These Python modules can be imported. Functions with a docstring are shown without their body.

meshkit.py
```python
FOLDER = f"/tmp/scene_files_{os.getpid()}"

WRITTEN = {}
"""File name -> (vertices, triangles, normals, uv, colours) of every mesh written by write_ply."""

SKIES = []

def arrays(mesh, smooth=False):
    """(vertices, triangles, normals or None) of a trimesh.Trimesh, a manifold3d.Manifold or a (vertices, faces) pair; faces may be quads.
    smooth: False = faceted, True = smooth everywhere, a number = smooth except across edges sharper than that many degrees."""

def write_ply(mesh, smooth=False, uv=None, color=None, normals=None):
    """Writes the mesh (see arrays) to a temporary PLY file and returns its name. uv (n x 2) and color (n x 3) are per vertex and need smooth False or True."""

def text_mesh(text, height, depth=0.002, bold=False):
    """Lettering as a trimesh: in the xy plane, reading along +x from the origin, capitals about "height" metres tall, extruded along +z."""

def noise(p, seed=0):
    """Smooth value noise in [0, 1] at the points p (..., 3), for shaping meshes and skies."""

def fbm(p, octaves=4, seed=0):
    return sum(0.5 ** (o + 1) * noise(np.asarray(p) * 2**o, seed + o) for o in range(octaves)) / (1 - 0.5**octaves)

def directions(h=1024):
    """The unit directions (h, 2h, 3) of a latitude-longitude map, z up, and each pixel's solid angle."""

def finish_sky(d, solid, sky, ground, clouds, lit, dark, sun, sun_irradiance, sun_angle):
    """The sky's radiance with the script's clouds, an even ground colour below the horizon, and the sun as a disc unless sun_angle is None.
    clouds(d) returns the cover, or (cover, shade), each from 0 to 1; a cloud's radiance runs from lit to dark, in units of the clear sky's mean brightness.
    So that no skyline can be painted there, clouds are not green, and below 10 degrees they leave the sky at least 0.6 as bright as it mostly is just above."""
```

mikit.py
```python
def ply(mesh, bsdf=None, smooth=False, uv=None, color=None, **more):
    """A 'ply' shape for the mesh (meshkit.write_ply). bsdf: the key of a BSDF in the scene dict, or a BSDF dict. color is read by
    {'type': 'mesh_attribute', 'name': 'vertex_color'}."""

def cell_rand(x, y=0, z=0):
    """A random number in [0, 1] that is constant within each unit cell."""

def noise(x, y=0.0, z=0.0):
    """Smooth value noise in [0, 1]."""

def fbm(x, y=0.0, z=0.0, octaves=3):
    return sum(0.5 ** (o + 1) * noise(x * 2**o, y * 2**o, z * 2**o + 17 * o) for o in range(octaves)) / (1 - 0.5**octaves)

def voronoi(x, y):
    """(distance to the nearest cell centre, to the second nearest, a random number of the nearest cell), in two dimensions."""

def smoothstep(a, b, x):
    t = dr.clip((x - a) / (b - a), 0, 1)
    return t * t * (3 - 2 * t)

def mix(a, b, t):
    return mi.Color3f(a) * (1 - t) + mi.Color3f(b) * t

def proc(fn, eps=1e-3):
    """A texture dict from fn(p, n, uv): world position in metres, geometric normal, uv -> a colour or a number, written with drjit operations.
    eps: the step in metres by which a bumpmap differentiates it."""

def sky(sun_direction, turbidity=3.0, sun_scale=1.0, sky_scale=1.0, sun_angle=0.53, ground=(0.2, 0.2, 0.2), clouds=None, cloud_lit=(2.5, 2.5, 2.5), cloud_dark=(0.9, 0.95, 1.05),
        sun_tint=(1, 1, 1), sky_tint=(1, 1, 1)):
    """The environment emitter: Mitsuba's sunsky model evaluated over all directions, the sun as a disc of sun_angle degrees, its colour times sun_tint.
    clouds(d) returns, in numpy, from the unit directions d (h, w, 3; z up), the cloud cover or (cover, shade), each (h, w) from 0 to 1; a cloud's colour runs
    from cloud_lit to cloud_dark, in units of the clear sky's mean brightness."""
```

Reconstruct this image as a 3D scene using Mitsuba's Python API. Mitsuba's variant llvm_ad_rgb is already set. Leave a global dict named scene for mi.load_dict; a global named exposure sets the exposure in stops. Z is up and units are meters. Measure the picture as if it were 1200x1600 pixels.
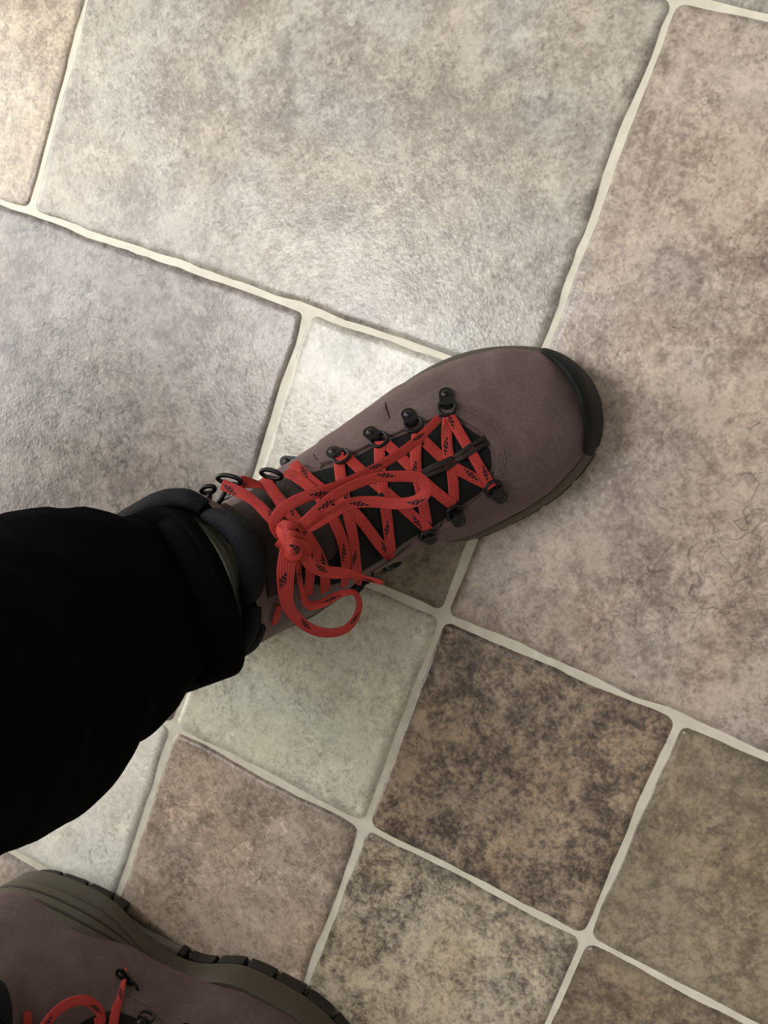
import math, numpy as np, trimesh, mitsuba as mi, drjit as dr, mikit, meshkit
from mikit import noise, fbm, voronoi, cell_rand, smoothstep, mix
from scipy.interpolate import CubicSpline, RectBivariateSpline, PchipInterpolator
from scipy.spatial import cKDTree
from shapely.geometry import Polygon, Point, LineString, box as sbox
from shapely.ops import unary_union
T = mi.ScalarTransform4f
scene, labels = {}, {}
rng = np.random.default_rng(7)

# ------------------------------------------------------------------ camera
CAM = np.array([0.251241, 0.149968, 0.563967])
RIGHT = np.array([0.8945998, 0.3294903, -0.3018730])
DOWN = np.array([0.3641763, -0.9290453, 0.0651952])
FWD = np.array([-0.2589725, -0.1682586, -0.9511163])
FPX = 1380.26
scene['camera'] = dict(type='perspective', fov=math.degrees(2 * math.atan(600 / FPX)), fov_axis='x', near_clip=0.02, far_clip=50.0,
                       to_world=T().look_at(origin=CAM.tolist(), target=(CAM + FWD).tolist(), up=(-DOWN).tolist()))
exposure = -0.75
# ------------------------------------------------------------------ lights: an unseen window added behind the sitter to light the floor under the thighs, and a ceiling lamp
UNSEEN_WINDOW = dict(c=(-1.60, -0.25, 1.06), hy=0.80, hz=1.00, e=(8.5, 8.5, 8.3))
LAMP = dict(c=(-0.85, 0.04, 2.38), hx=0.36, hy=0.36, e=(25.5, 25.7, 26.2))


def srgb(r, g, b):
    c = np.array([r, g, b]) / 255.0
    return [float(v) for v in np.where(c <= 0.04045, c / 12.92, ((c + 0.055) / 1.055) ** 2.4)]


def rgb(c):
    return {'type': 'rgb', 'value': [float(v) for v in c]}


def tag(key, label=None, category=None, group=None, kind=None):
    labels[key] = {k: v for k, v in dict(label=label, category=category, group=group, kind=kind).items() if v}


def put(name, mesh, mat, parent=None, smooth=False, uv=None, label=None, to_world=None):
    base = name if parent is None else parent + '__' + name
    key, k = base, 0
    while key in scene:
        k += 1
        key = f'{base}_{k:03d}'
    scene[key] = mikit.ply(mesh, mat, smooth=smooth, uv=uv)
    if to_world is not None:
        scene[key]['to_world'] = to_world
    if label:
        labels[key] = {'label': label}
    return key


# ------------------------------------------------------------------ floor: sheet tiles in a modular pattern, unit 16 cm
U = 0.16
# (s0, s1, h0, h1, light albedo, dark albedo, amount of dark, cracks)
TILES = [
    (-1.5, 1, -2.5, -1, srgb(192, 185, 171), srgb(146, 136, 125), 0.50, 0.0),
    (1, 2.5, -2.5, 0, srgb(198, 182, 167), srgb(138, 121, 110), 0.46, 1.0),
    (-2.5, 0, -1, 1, srgb(166, 157, 149), srgb(118, 108, 104), 0.50, 0.8),
    (0, 1, -1, 0, srgb(214, 209, 195), srgb(168, 160, 146), 0.30, 0.0),
    (0, 1, 0, 1, srgb(230, 227, 206), srgb(176, 170, 150), 0.28, 0.0),
    (1, 2, 0, 1, srgb(182, 160, 136), srgb(78, 65, 57), 0.62, 0.0),
    (2, 3.5, 0, 1, srgb(166, 150, 126), srgb(110, 97, 80), 0.45, 0.0),
    (-1, 0, 1, 2, srgb(236, 233, 220), srgb(200, 194, 180), 0.22, 0.0),
    (0, 1, 1, 2, srgb(194, 175, 156), srgb(132, 115, 101), 0.45, -0.8),
    (1, 2, 1, 2.5, srgb(200, 185, 160), srgb(92, 81, 70), 0.50, 0.0),
    (2, 3.5, 1, 2.5, srgb(160, 141, 116), srgb(98, 83, 68), 0.55, 0.0),
    (-1.5, 0, 2, 3.5, srgb(204, 190, 176), srgb(150, 136, 124), 0.40, 0.0),
    (0, 1, 2, 3, srgb(190, 178, 158), srgb(130, 116, 100), 0.50, 0.0),
    (-3, -1.5, -2.5, -1, srgb(206, 191, 168), srgb(150, 134, 118), 0.50, 0.0),
    (1, 2.5, -3.5, -2.5, srgb(182, 178, 164), srgb(126, 122, 112), 0.45, 0.0),
    (-1.5, 1, -4, -2.5, srgb(200, 190, 174), srgb(150, 138, 126), 0.45, 0.0),
    (2.5, 4, -2.5, 0, srgb(190, 178, 162), srgb(130, 118, 106), 0.45, 0.0),
    (-2.5, -1, 1, 2, srgb(190, 176, 160), srgb(130, 116, 104), 0.45, 0.0),
]
GROUT_Z, GAP = -0.0017, 0.0021


def col_select(p, k):
    c = mi.Color3f(*TILES[0][k]) if k in (4, 5) else mi.Float(TILES[0][k])
    for t in TILES[1:]:
        on = (p.x > t[0] * U) & (p.x < t[1] * U) & (-p.y > t[2] * U) & (-p.y < t[3] * U)
        c = dr.select(on, mi.Color3f(*t[k]) if k in (4, 5) else mi.Float(t[k]), c)
    return c


def edge_distance(p):
    d = mi.Float(1.0)
    for t in TILES:
        e = dr.minimum(dr.minimum(p.x - t[0] * U, t[1] * U - p.x), dr.minimum(-p.y - t[2] * U, t[3] * U + p.y))
        d = dr.select(e > 0, e, d)
    return d


def tile_color(p, n, uv):
    x, y = p.x, p.y
    wx, wy = x + 0.012 * (noise(x * 40, y * 40, 3.0) - 0.5), y + 0.012 * (noise(x * 40, y * 40, 9.0) - 0.5)
    big = fbm(wx * 26, wy * 26, 1.0, 3)
    mid = fbm(wx * 110, wy * 110, 4.0, 4)
    fine = noise(x * 330, y * 330, 2.0) * 0.5 + noise(x * 760, y * 760, 5.0) * 0.5
    m = big * 0.38 + mid * 0.42 + fine * 0.42 - 0.11
    amt = col_select(p, 6)
    k = smoothstep(0.26, 0.80, m + (amt - 0.5) * 0.30)
    c = mix(col_select(p, 4), col_select(p, 5), k)
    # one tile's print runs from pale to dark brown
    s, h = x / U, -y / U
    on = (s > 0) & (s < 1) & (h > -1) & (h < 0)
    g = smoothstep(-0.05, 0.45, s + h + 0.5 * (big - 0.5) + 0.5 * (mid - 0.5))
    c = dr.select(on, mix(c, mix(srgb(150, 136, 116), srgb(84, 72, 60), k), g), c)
    # pale mineral patches
    pale = smoothstep(0.56, 0.72, fbm(wx * 60 + 5, wy * 60, 7.0, 4))
    c = c * (1 + 0.14 * pale)
    # fine dark specks and grain
    sp = smoothstep(0.70, 0.90, noise(x * 520 + 11, y * 520, 1.0)) * smoothstep(0.42, 0.66, noise(x * 60, y * 60, 8.0))
    c = c * (1 - 0.26 * sp) * (0.86 + 0.16 * noise(x * 620, y * 620, 14.0) + 0.12 * noise(x * 1300, y * 1300, 4.0))
    # warm / cool drift of the print
    w = noise(x * 28, y * 28, 12.0) - 0.5
    c = mi.Color3f(c.x * (1 + 0.07 * w), c.y, c.z * (1 - 0.09 * w))
    # the print's darker rim along each tile
    e = edge_distance(p) + 0.004 * (noise(x * 90, y * 90, 15.0) - 0.5)
    c = c * (0.70 + 0.30 * smoothstep(0.0025, 0.0105, e))
    # hairline cracks of the print
    qx, qy = x * 34 + 1.3 * fbm(x * 60, y * 60, 2.0, 3), y * 34 + 1.3 * fbm(x * 60, y * 60, 6.0, 3)
    d1, d2, _ = voronoi(qx, qy)
    cr = (1 - smoothstep(0.012, 0.055, d2 - d1)) * smoothstep(0.42, 0.52, noise(x * 15 + 3, y * 15 + 1, 5.0)) * col_select(p, 7)
    cr = cr * dr.select((s > 1) & (h < 0), smoothstep(1.35, 1.75, s), 1.0)
    c = c * (1 - 0.40 * cr)
    return c


def tile_bump(p, n, uv):
    x, y = p.x, p.y
    return 0.5 * noise(x * 1100, y * 1100, 1.0) + 0.7 * noise(x * 520, y * 520, 2.0) + 0.7 * noise(x * 150, y * 150, 3.0)


def grout_color(p, n, uv):
    f = fbm(p.x * 120, p.y * 120, 1.0, 3)
    return mix(srgb(236, 230, 212), srgb(208, 201, 182), f * 0.9)


scene['tile_print'] = {'type': 'bumpmap', 'arbitrary': mikit.proc(tile_bump, eps=2e-4), 'scale': 0.00012,
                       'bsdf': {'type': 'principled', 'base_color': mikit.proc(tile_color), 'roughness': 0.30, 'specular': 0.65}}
scene['grout'] = {'type': 'principled', 'base_color': mikit.proc(grout_color), 'roughness': 0.45, 'specular': 0.5}
FS = 3.0
put('floor', trimesh.Trimesh([[-1.6, -2.4, GROUT_Z], [2.4, -2.4, GROUT_Z], [2.4, 2.0, GROUT_Z], [-1.6, 2.0, GROUT_Z]], [[0, 1, 2], [0, 2, 3]], process=False), 'grout')
tag('floor', kind='structure')


def tile_mesh(t, seed):
    s0, s1, h0, h1 = t[:4]
    x0, x1, y0, y1 = s0 * U + GAP, s1 * U - GAP, -h1 * U + GAP, -h0 * U - GAP
    r = 0.0060
    ring = np.array(sbox(x0, y0, x1, y1).buffer(-r).buffer(r, quad_segs=4).exterior.segmentize(0.009).coords)[:-1]
    if Polygon(ring).exterior.is_ccw is False:
        ring = ring[::-1]

    def clip(d):
        return np.clip(ring, [x0 + d, y0 + d], [x1 - d, y1 - d])

    nrm = ring - clip(r)
    nrm /= np.linalg.norm(nrm, axis=1, keepdims=True)
    p3 = np.c_[ring, np.full(len(ring), seed * 3.1)]
    wob = (meshkit.fbm(p3 * [38, 38, 1], 2, 1) - 0.5) * 0.0042 + (meshkit.noise(p3 * [120, 120, 1], 2) - 0.5) * 0.0010
    loops = [(0.0, GROUT_Z - 0.0004), (0.0007, -0.0011), (0.0022, -0.0005), (0.0038, -0.0001), (0.0056, 0.0)]
    v, f, n = [], [], len(ring)
    for d, z in loops:
        q = clip(r) + nrm * (r - d) if d < r else clip(d)
        v.append(np.c_[q + nrm * wob[:, None], np.full(n, z)])
    i = np.arange(n)
    j = (i + 1) % n
    for k in range(len(loops) - 1):
        a, b = k * n, (k + 1) * n
        f += [np.stack([a + i, a + j, b + j], 1), np.stack([a + i, b + j, b + i], 1)]
    tv, tf = trimesh.creation.triangulate_polygon(Polygon(v[-1][:, :2]), engine='earcut')
    idx = cKDTree(v[-1][:, :2]).query(tv)[1] + (len(loops) - 1) * n
    f.append(idx[tf])
    m = trimesh.Trimesh(np.vstack(v), np.vstack(f), process=False)
    return m


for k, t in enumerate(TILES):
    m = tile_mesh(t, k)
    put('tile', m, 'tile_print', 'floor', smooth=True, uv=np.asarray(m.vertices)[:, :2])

# the sheet goes on past the frame: the same tiles, laid where the list above leaves room
for k, (a, b) in enumerate(((srgb(190, 182, 168), srgb(142, 132, 120)), (srgb(182, 164, 146), srgb(128, 112, 100)), (srgb(206, 203, 190), srgb(164, 158, 144)))):
    def plain_print(p, n, uv, a=a, b=b):
        return mix(a, b, smoothstep(0.26, 0.80, fbm(p.x * 26, p.y * 26, 1.0, 3) * 0.38 + fbm(p.x * 110, p.y * 110, 4.0, 4) * 0.42 + noise(p.x * 400, p.y * 400) * 0.42 - 0.11))

    scene[f'tile_plain_{k}'] = {'type': 'principled', 'base_color': mikit.proc(plain_print), 'roughness': 0.32, 'specular': 0.6}
S0, H0, NS, NH = -7.0, -7.5, 32, 34
taken = np.zeros((NS, NH), bool)
for t in TILES:
    taken[int(round((t[0] - S0) * 2)):int(round((t[1] - S0) * 2)), int(round((t[2] - H0) * 2)):int(round((t[3] - H0) * 2))] = True
q = 0
for i in range(NS):
    for j in range(NH):
        if taken[i, j]:
            continue
        for a, b in ((5, 3), (3, 5), (3, 3), (2, 2), (2, 1), (1, 2), (1, 1))[int(rng.integers(0, 3)):]:
            if i + a <= NS and j + b <= NH and not taken[i:i + a, j:j + b].any():
                break
        else:
            continue
        taken[i:i + a, j:j + b] = True
        t = (S0 + i / 2, S0 * 0 + S0 + (i + a) / 2, H0 + j / 2, H0 + (j + b) / 2)
        m = tile_mesh(t, 40 + q)
        put('tile', m, f'tile_plain_{int(rng.integers(0, 3))}', 'floor', smooth=True, uv=np.asarray(m.vertices)[:, :2])
        q += 1

# ------------------------------------------------------------------ room shell (outside the frame), unseen window and lamp
scene['wall_paint'] = {'type': 'twosided', 'bsdf': {'type': 'diffuse', 'reflectance': rgb(srgb(192, 190, 188))}}
scene['ceiling_paint'] = {'type': 'twosided', 'bsdf': {'type': 'diffuse', 'reflectance': rgb(srgb(205, 204, 202))}}


def quad(a, b, c, d):
    return trimesh.Trimesh([a, b, c, d], [[0, 1, 2], [0, 2, 3]], process=False)


X0, X1, Y0, Y1, ZC = -1.6, 2.4, -2.4, 2.0, 2.4
put('ceiling', quad((X0, Y0, ZC), (X0, Y1, ZC), (X1, Y1, ZC), (X1, Y0, ZC)), 'ceiling_paint')
put('wall_right', quad((X1, Y0, GROUT_Z), (X1, Y0, ZC), (X1, Y1, ZC), (X1, Y1, GROUT_Z)), 'wall_paint')
put('wall_back', quad((X0, Y0, GROUT_Z), (X0, Y0, ZC), (X1, Y0, ZC), (X1, Y0, GROUT_Z)), 'wall_paint')
put('wall_front', quad((X0, Y1, GROUT_Z), (X1, Y1, GROUT_Z), (X1, Y1, ZC), (X0, Y1, ZC)), 'wall_paint')
put('wall_left', quad((X0, Y0, GROUT_Z), (X0, Y1, GROUT_Z), (X0, Y1, ZC), (X0, Y0, ZC)), 'wall_paint')
for k in ('ceiling', 'wall_right', 'wall_back', 'wall_front', 'wall_left'):
    tag(k, kind='structure')
c, hy, hz = UNSEEN_WINDOW['c'], UNSEEN_WINDOW['hy'], UNSEEN_WINDOW['hz']
xw = c[0] + 0.01  # added emitter, low and wide so its light passes under the thighs
scene['unseen_window_1'] = mikit.ply(quad((xw, c[1] - hy, c[2] - hz), (xw, c[1] + hy, c[2] - hz), (xw, c[1] + hy, c[2] + hz), (xw, c[1] - hy, c[2] + hz)), 'wall_paint',
                              emitter={'type': 'area', 'radiance': rgb(UNSEEN_WINDOW['e'])})
tag('unseen_window_1', kind='structure')
c, hx, hy = LAMP['c'], LAMP['hx'], LAMP['hy']
scene['ceiling_lamp'] = mikit.ply(quad((c[0] - hx, c[1] - hy, c[2]), (c[0] - hx, c[1] + hy, c[2]), (c[0] + hx, c[1] + hy, c[2]), (c[0] + hx, c[1] - hy, c[2])), 'wall_paint',
                                  emitter={'type': 'area', 'radiance': rgb(LAMP['e'])})
tag('ceiling_lamp', 'square white panel lamp on the ceiling above the boots', 'lamp')
# ==BOOT==
# ------------------------------------------------------------------ boots: built in a boot frame (x heel to toe, y outwards, z up)
def frame(ang, origin, side):
    a = math.radians(ang)
    m = np.eye(4)
    m[:3, 0] = [math.cos(a), math.sin(a), 0]
    m[:3, 1] = np.array([-math.sin(a), math.cos(a), 0]) * side
    m[:3, 3] = origin
    return m


A47 = math.radians(47)
LEFT = frame(47, (-0.05 * math.cos(A47) + 0.03 * math.sin(A47), -0.05 * math.sin(A47) - 0.03 * math.cos(A47), 0), 1)
RIGHT_BOOT = frame(3.2, (-0.084, -0.3548, 0), -1)


def to_world(p, m=LEFT):
    return np.asarray(p) @ m[:3, :3].T + m[:3, 3]


def to_boot(p):
    return (np.asarray(p) - LEFT[:3, 3]) @ LEFT[:3, :3]


OUT = np.array([(.3108, .002), (.3065, .02), (.297, .0335), (.285, .0425), (.272, .0495), (.258, .0548), (.24, .0585), (.216, .059), (.19, .0555), (.16, .049), (.13, .044), (.10, .040),
                (.07, .039), (.04, .038), (.015, .03), (.003, .015), (0, 0), (.003, -.015), (.015, -.031), (.04, -.0405), (.07, -.0435), (.10, -.0425), (.125, -.0375), (.148, -.0330), (.166, -.0330), (.184, -.0405),
                (.198, -.0470), (.2121, -.0496), (.2301, -.05), (.253, -.0485), (.2676, -.0455), (.2832, -.0395), (.2963, -.031), (.306, -.018)])


def closed_spline(p, n):
    q = np.vstack([p, p[:1]])
    s = np.r_[0, np.cumsum(np.linalg.norm(np.diff(q, axis=0), axis=1))]
    return CubicSpline(s, q, bc_type='periodic')(np.linspace(0, s[-1], n, endpoint=False))


def ring_normals(r):
    n = np.roll(r, -1, 0) - np.roll(r, 1, 0)
    n = np.stack([n[:, 1], -n[:, 0]], 1)
    return n / np.linalg.norm(n, axis=1, keepdims=True)


SOLE = closed_spline(OUT, 360)
SOLE_N = ring_normals(SOLE)


def loft(rings, closed=True, cap=(False, False)):
    """rings (k, n, 3); closed around n."""
    rings = np.asarray(rings)
    k, n = rings.shape[:2]
    v = rings.reshape(-1, 3)
    i = np.arange(n if closed else n - 1)
    j = (i + 1) % n
    f = []
    for a in range(k - 1):
        f += [np.stack([a * n + i, a * n + j, (a + 1) * n + j], 1), np.stack([a * n + i, (a + 1) * n + j, (a + 1) * n + i], 1)]
    for end, r in ((0, 0), (1, k - 1)):
        if cap[end]:
            c = len(v)
            v = np.vstack([v, rings[r].mean(0)])
            tri = np.stack([r * n + i, r * n + j, np.full(len(i), c)], 1)
            f.append(tri[:, ::-1] if end == 0 else tri)
    return trimesh.Trimesh(v, np.vstack(f), process=False)


# --- the upper as a lofted surface S(u, v): u along the boot from toe to collar, v around
lat = SOLE[SOLE[:, 1] > 0]
med = SOLE[SOLE[:, 1] <= 0]
lat, med = lat[np.argsort(lat[:, 0])], med[np.argsort(med[:, 0])]
w_lat = lambda x: np.interp(x, lat[:, 0], lat[:, 1]) - 0.0035
w_med = lambda x: -np.interp(x, med[:, 0], med[:, 1]) - 0.0035
top_z = PchipInterpolator([.18, .20, .22, .235, .25, .265, .28, .29, .299, .304, .307], [.107, .0985, .0895, .0825, .076, .070, .0635, .0585, .052, .044, .034])
SEC = []                                     # T(x, z), B(x, z), lateral, medial, height fraction of the widest place, crest offset, exponent
for x in (.3065, .305, .302, .298, .292, .284, .274, .262, .248, .232, .215, .198):
    SEC.append((x, float(top_z(x)), x, .020, max(float(w_lat(x)), .004), max(float(w_med(x)), .004), .22, -.003 if x < .27 else .001, 2.25 if x > .26 else 2.1))
SEC += [(.180, .107, .176, .020, .0500, .0400, .30, -.004, 2.05), (.162, .1175, .145, .020, .0460, .0400, .36, -.005, 2.0), (.150, .126, .110, .020, .0430, .0430, .42, -.006, 2.0),
        (.141, .134, .065, .020, .0400, .0465, .48, -.006, 2.1), (.134, .141, .022, .021, .0385, .0475, .52, -.006, 2.1), (.129, .145, .004, .040, .0390, .0480, .54, -.005, 2.25),
        (.125, .148, .004, .072, .0430, .0485, .56, -.004, 2.7), (.121, .1495, .006, .105, .0460, .0480, .56, -.004, 3.4), (.118, .151, .008, .132, .0475, .0475, .55, -.004, 4.0)]
SEC = np.array(SEC)
NU, NV = 150, 128
ku = np.r_[0, np.cumsum(np.linalg.norm(np.diff((SEC[:, :2] + SEC[:, 2:4]) / 2, axis=0), axis=1) + np.linalg.norm(np.diff(SEC[:, :2], axis=0), axis=1))]
ku /= ku[-1]
SECF = PchipInterpolator(ku, SEC)


def shell_grid(u, phi):
    s = SECF(u)[:, None, :]
    cs, sn = np.cos(phi)[None, :], np.sin(phi)[None, :]
    e = 2 / s[..., 8]
    up = sn >= 0
    h = np.where(up, s[..., 6] + (1 - s[..., 6]) * np.abs(sn) ** e, s[..., 6] - s[..., 6] * np.abs(sn) ** 0.62)
    side = np.where(up, np.abs(cs) ** e, np.abs(cs) ** 0.55) * np.sign(cs)
    y = s[..., 7] * np.clip(h, 0, 1) + np.where(side > 0, s[..., 4], s[..., 5]) * side - s[..., 7] * (1 - np.abs(side)) * 0
    x = s[..., 2] + (s[..., 0] - s[..., 2]) * h
    z = s[..., 3] + (s[..., 1] - s[..., 3]) * h
    return np.stack([x, y + 0 * x, z], -1)


UU, PHI = np.linspace(0, 1, NU), np.linspace(-math.pi / 2, 1.5 * math.pi, NV + 1)
G = shell_grid(UU, PHI)
# creases and soft bulges of worn leather
PH2 = PHI
nn = np.cross(np.gradient(G, axis=0), np.gradient(G, axis=1))
nn /= np.maximum(np.linalg.norm(nn, axis=2, keepdims=True), 1e-12)
if (nn[NU // 2, NV // 2] @ np.array([0, 0, 1])) < 0:
    nn = -nn
G = G + nn * ((meshkit.fbm(G * 45, 3, 5) - 0.5) * 0.0030)[..., None]
G[:, -1] = G[:, 0]
SPL = [RectBivariateSpline(UU, PHI, G[..., k], s=0) for k in range(3)]


def S(u, v, h=0.0):
    u, v = np.clip(np.asarray(u, float), 0, 1), np.asarray(v, float)
    p = np.stack([s.ev(u, v) for s in SPL], -1)
    du = np.stack([s.ev(u, v, dx=1) for s in SPL], -1)
    dv = np.stack([s.ev(u, v, dy=1) for s in SPL], -1)
    n = np.cross(du, dv)
    n /= np.maximum(np.linalg.norm(n, axis=-1, keepdims=True), 1e-12)
    n = n * NSIGN
    return p + n * np.asarray(h)[..., None], n


NSIGN = 1.0
if S(np.array(.4), np.array(math.pi / 2))[1][2] < 0:
    NSIGN = -1.0
shell = loft(G[:, :-1], cap=(True, False))
if NSIGN > 0 and shell.face_normals[(NU // 2) * 2 * NV + NV][2] < 0:
    pass
SHW = to_world(np.array(shell.vertices))
TRI = SHW[shell.faces]
GUV = np.stack(np.meshgrid(UU, PHI[:-1], indexing='ij'), -1).reshape(-1, 2)
GUV = np.vstack([GUV, [[0, math.pi / 2]]])


def ray(px, py):
    d = np.array([(px - 600) / FPX, (py - 800) / FPX, 1.0])
    return d[0] * RIGHT + d[1] * DOWN + d[2] * FWD


def at(px, py, z):
    d = ray(px, py)
    return CAM + d * ((z - CAM[2]) / d[2])


def on_shell(px, py):
    """(u, v) of the upper's surface seen at that place of the photograph, or None."""
    d = ray(px, py)
    e1, e2 = TRI[:, 1] - TRI[:, 0], TRI[:, 2] - TRI[:, 0]
    h = np.cross(d, e2)
    a = (e1 * h).sum(1)
    a = np.where(np.abs(a) < 1e-15, 1e-15, a)
    s = CAM - TRI[:, 0]
    u = (s * h).sum(1) / a
    q = np.cross(s, e1)
    v = (q @ d) / a
    t = (e2 * q).sum(1) / a
    ok = (u >= 0) & (v >= 0) & (u + v <= 1) & (t > 0)
    if not ok.any():
        return None
    k = np.where(ok)[0][np.argmin(t[ok])]
    uv = GUV[shell.faces[k]].copy()
    if np.ptp(uv[:, 1]) > 3:
        uv[uv[:, 1] < 0, 1] += 2 * math.pi
    return uv[0] * (1 - u[k] - v[k]) + uv[1] * u[k] + uv[2] * v[k]


def spot(px, py, h):
    """Boot-frame point and normal at height h over the upper as seen at that place of the photograph."""
    uv = on_shell(px, py)
    if uv is None:                       # beside the upper: on the view ray where it passes closest to the upper
        d = ray(px, py)
        d = d / np.linalg.norm(d)
        w = SHW - CAM
        k = np.argmin(np.linalg.norm(w - (w @ d)[:, None] * d, axis=1))
        p = CAM + d * (w[k] @ d)
        return to_boot(p), np.array([0, 0, 1.0])
    for _ in range(3):                   # move along the surface so that the raised point stays on the view ray
        p, n = S(uv[0], uv[1], h)
        c = CAM + 0
        b = to_boot(c)
        d = (p - b)
        p0, _n = S(uv[0], uv[1])
        break
    # intersect the ray with the tangent plane raised by h
    dirb = ray(px, py) @ LEFT[:3, :3]
    camb = to_boot(CAM)
    p0, n = S(uv[0], uv[1])
    t = ((p0 + n * h - camb) @ n) / (dirb @ n)
    return camb + dirb * t, n


def catmull(p, step):
    p = np.asarray(p, float)
    s = np.r_[0, np.cumsum(np.linalg.norm(np.diff(p[:, :3], axis=0), axis=1))]
    n = max(2, int(math.ceil(s[-1] / step)) + 1)
    if len(p) == 2:
        return p[0] + (p[1] - p[0]) * np.linspace(0, 1, n)[:, None]
    return CubicSpline(s, p, bc_type='natural')(np.linspace(0, s[-1], n)) if len(p) < 4 else PchipInterpolator(s, p)(np.linspace(0, s[-1], n)) * 0.35 + 0.65 * CubicSpline(s, p, bc_type='natural')(np.linspace(0, s[-1], n))


def tube(p, r, sides=8, ends=True):
    p = np.asarray(p, float)
    r = np.broadcast_to(r, len(p))
    t = np.gradient(p, axis=0)
    t /= np.maximum(np.linalg.norm(t, axis=1, keepdims=True), 1e-12)
    x = np.cross(t[0], [0, 0, 1] if abs(t[0][2]) < .9 else [1, 0, 0])
    rings = []
    a = np.linspace(0, 2 * math.pi, sides, endpoint=False)
    for k in range(len(p)):
        x = x - (x @ t[k]) * t[k]
        x /= np.linalg.norm(x)
        y = np.cross(t[k], x)
        rings.append(p[k] + r[k] * (np.cos(a)[:, None] * x + np.sin(a)[:, None] * y))
    return loft(rings, cap=(ends, ends))


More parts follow.
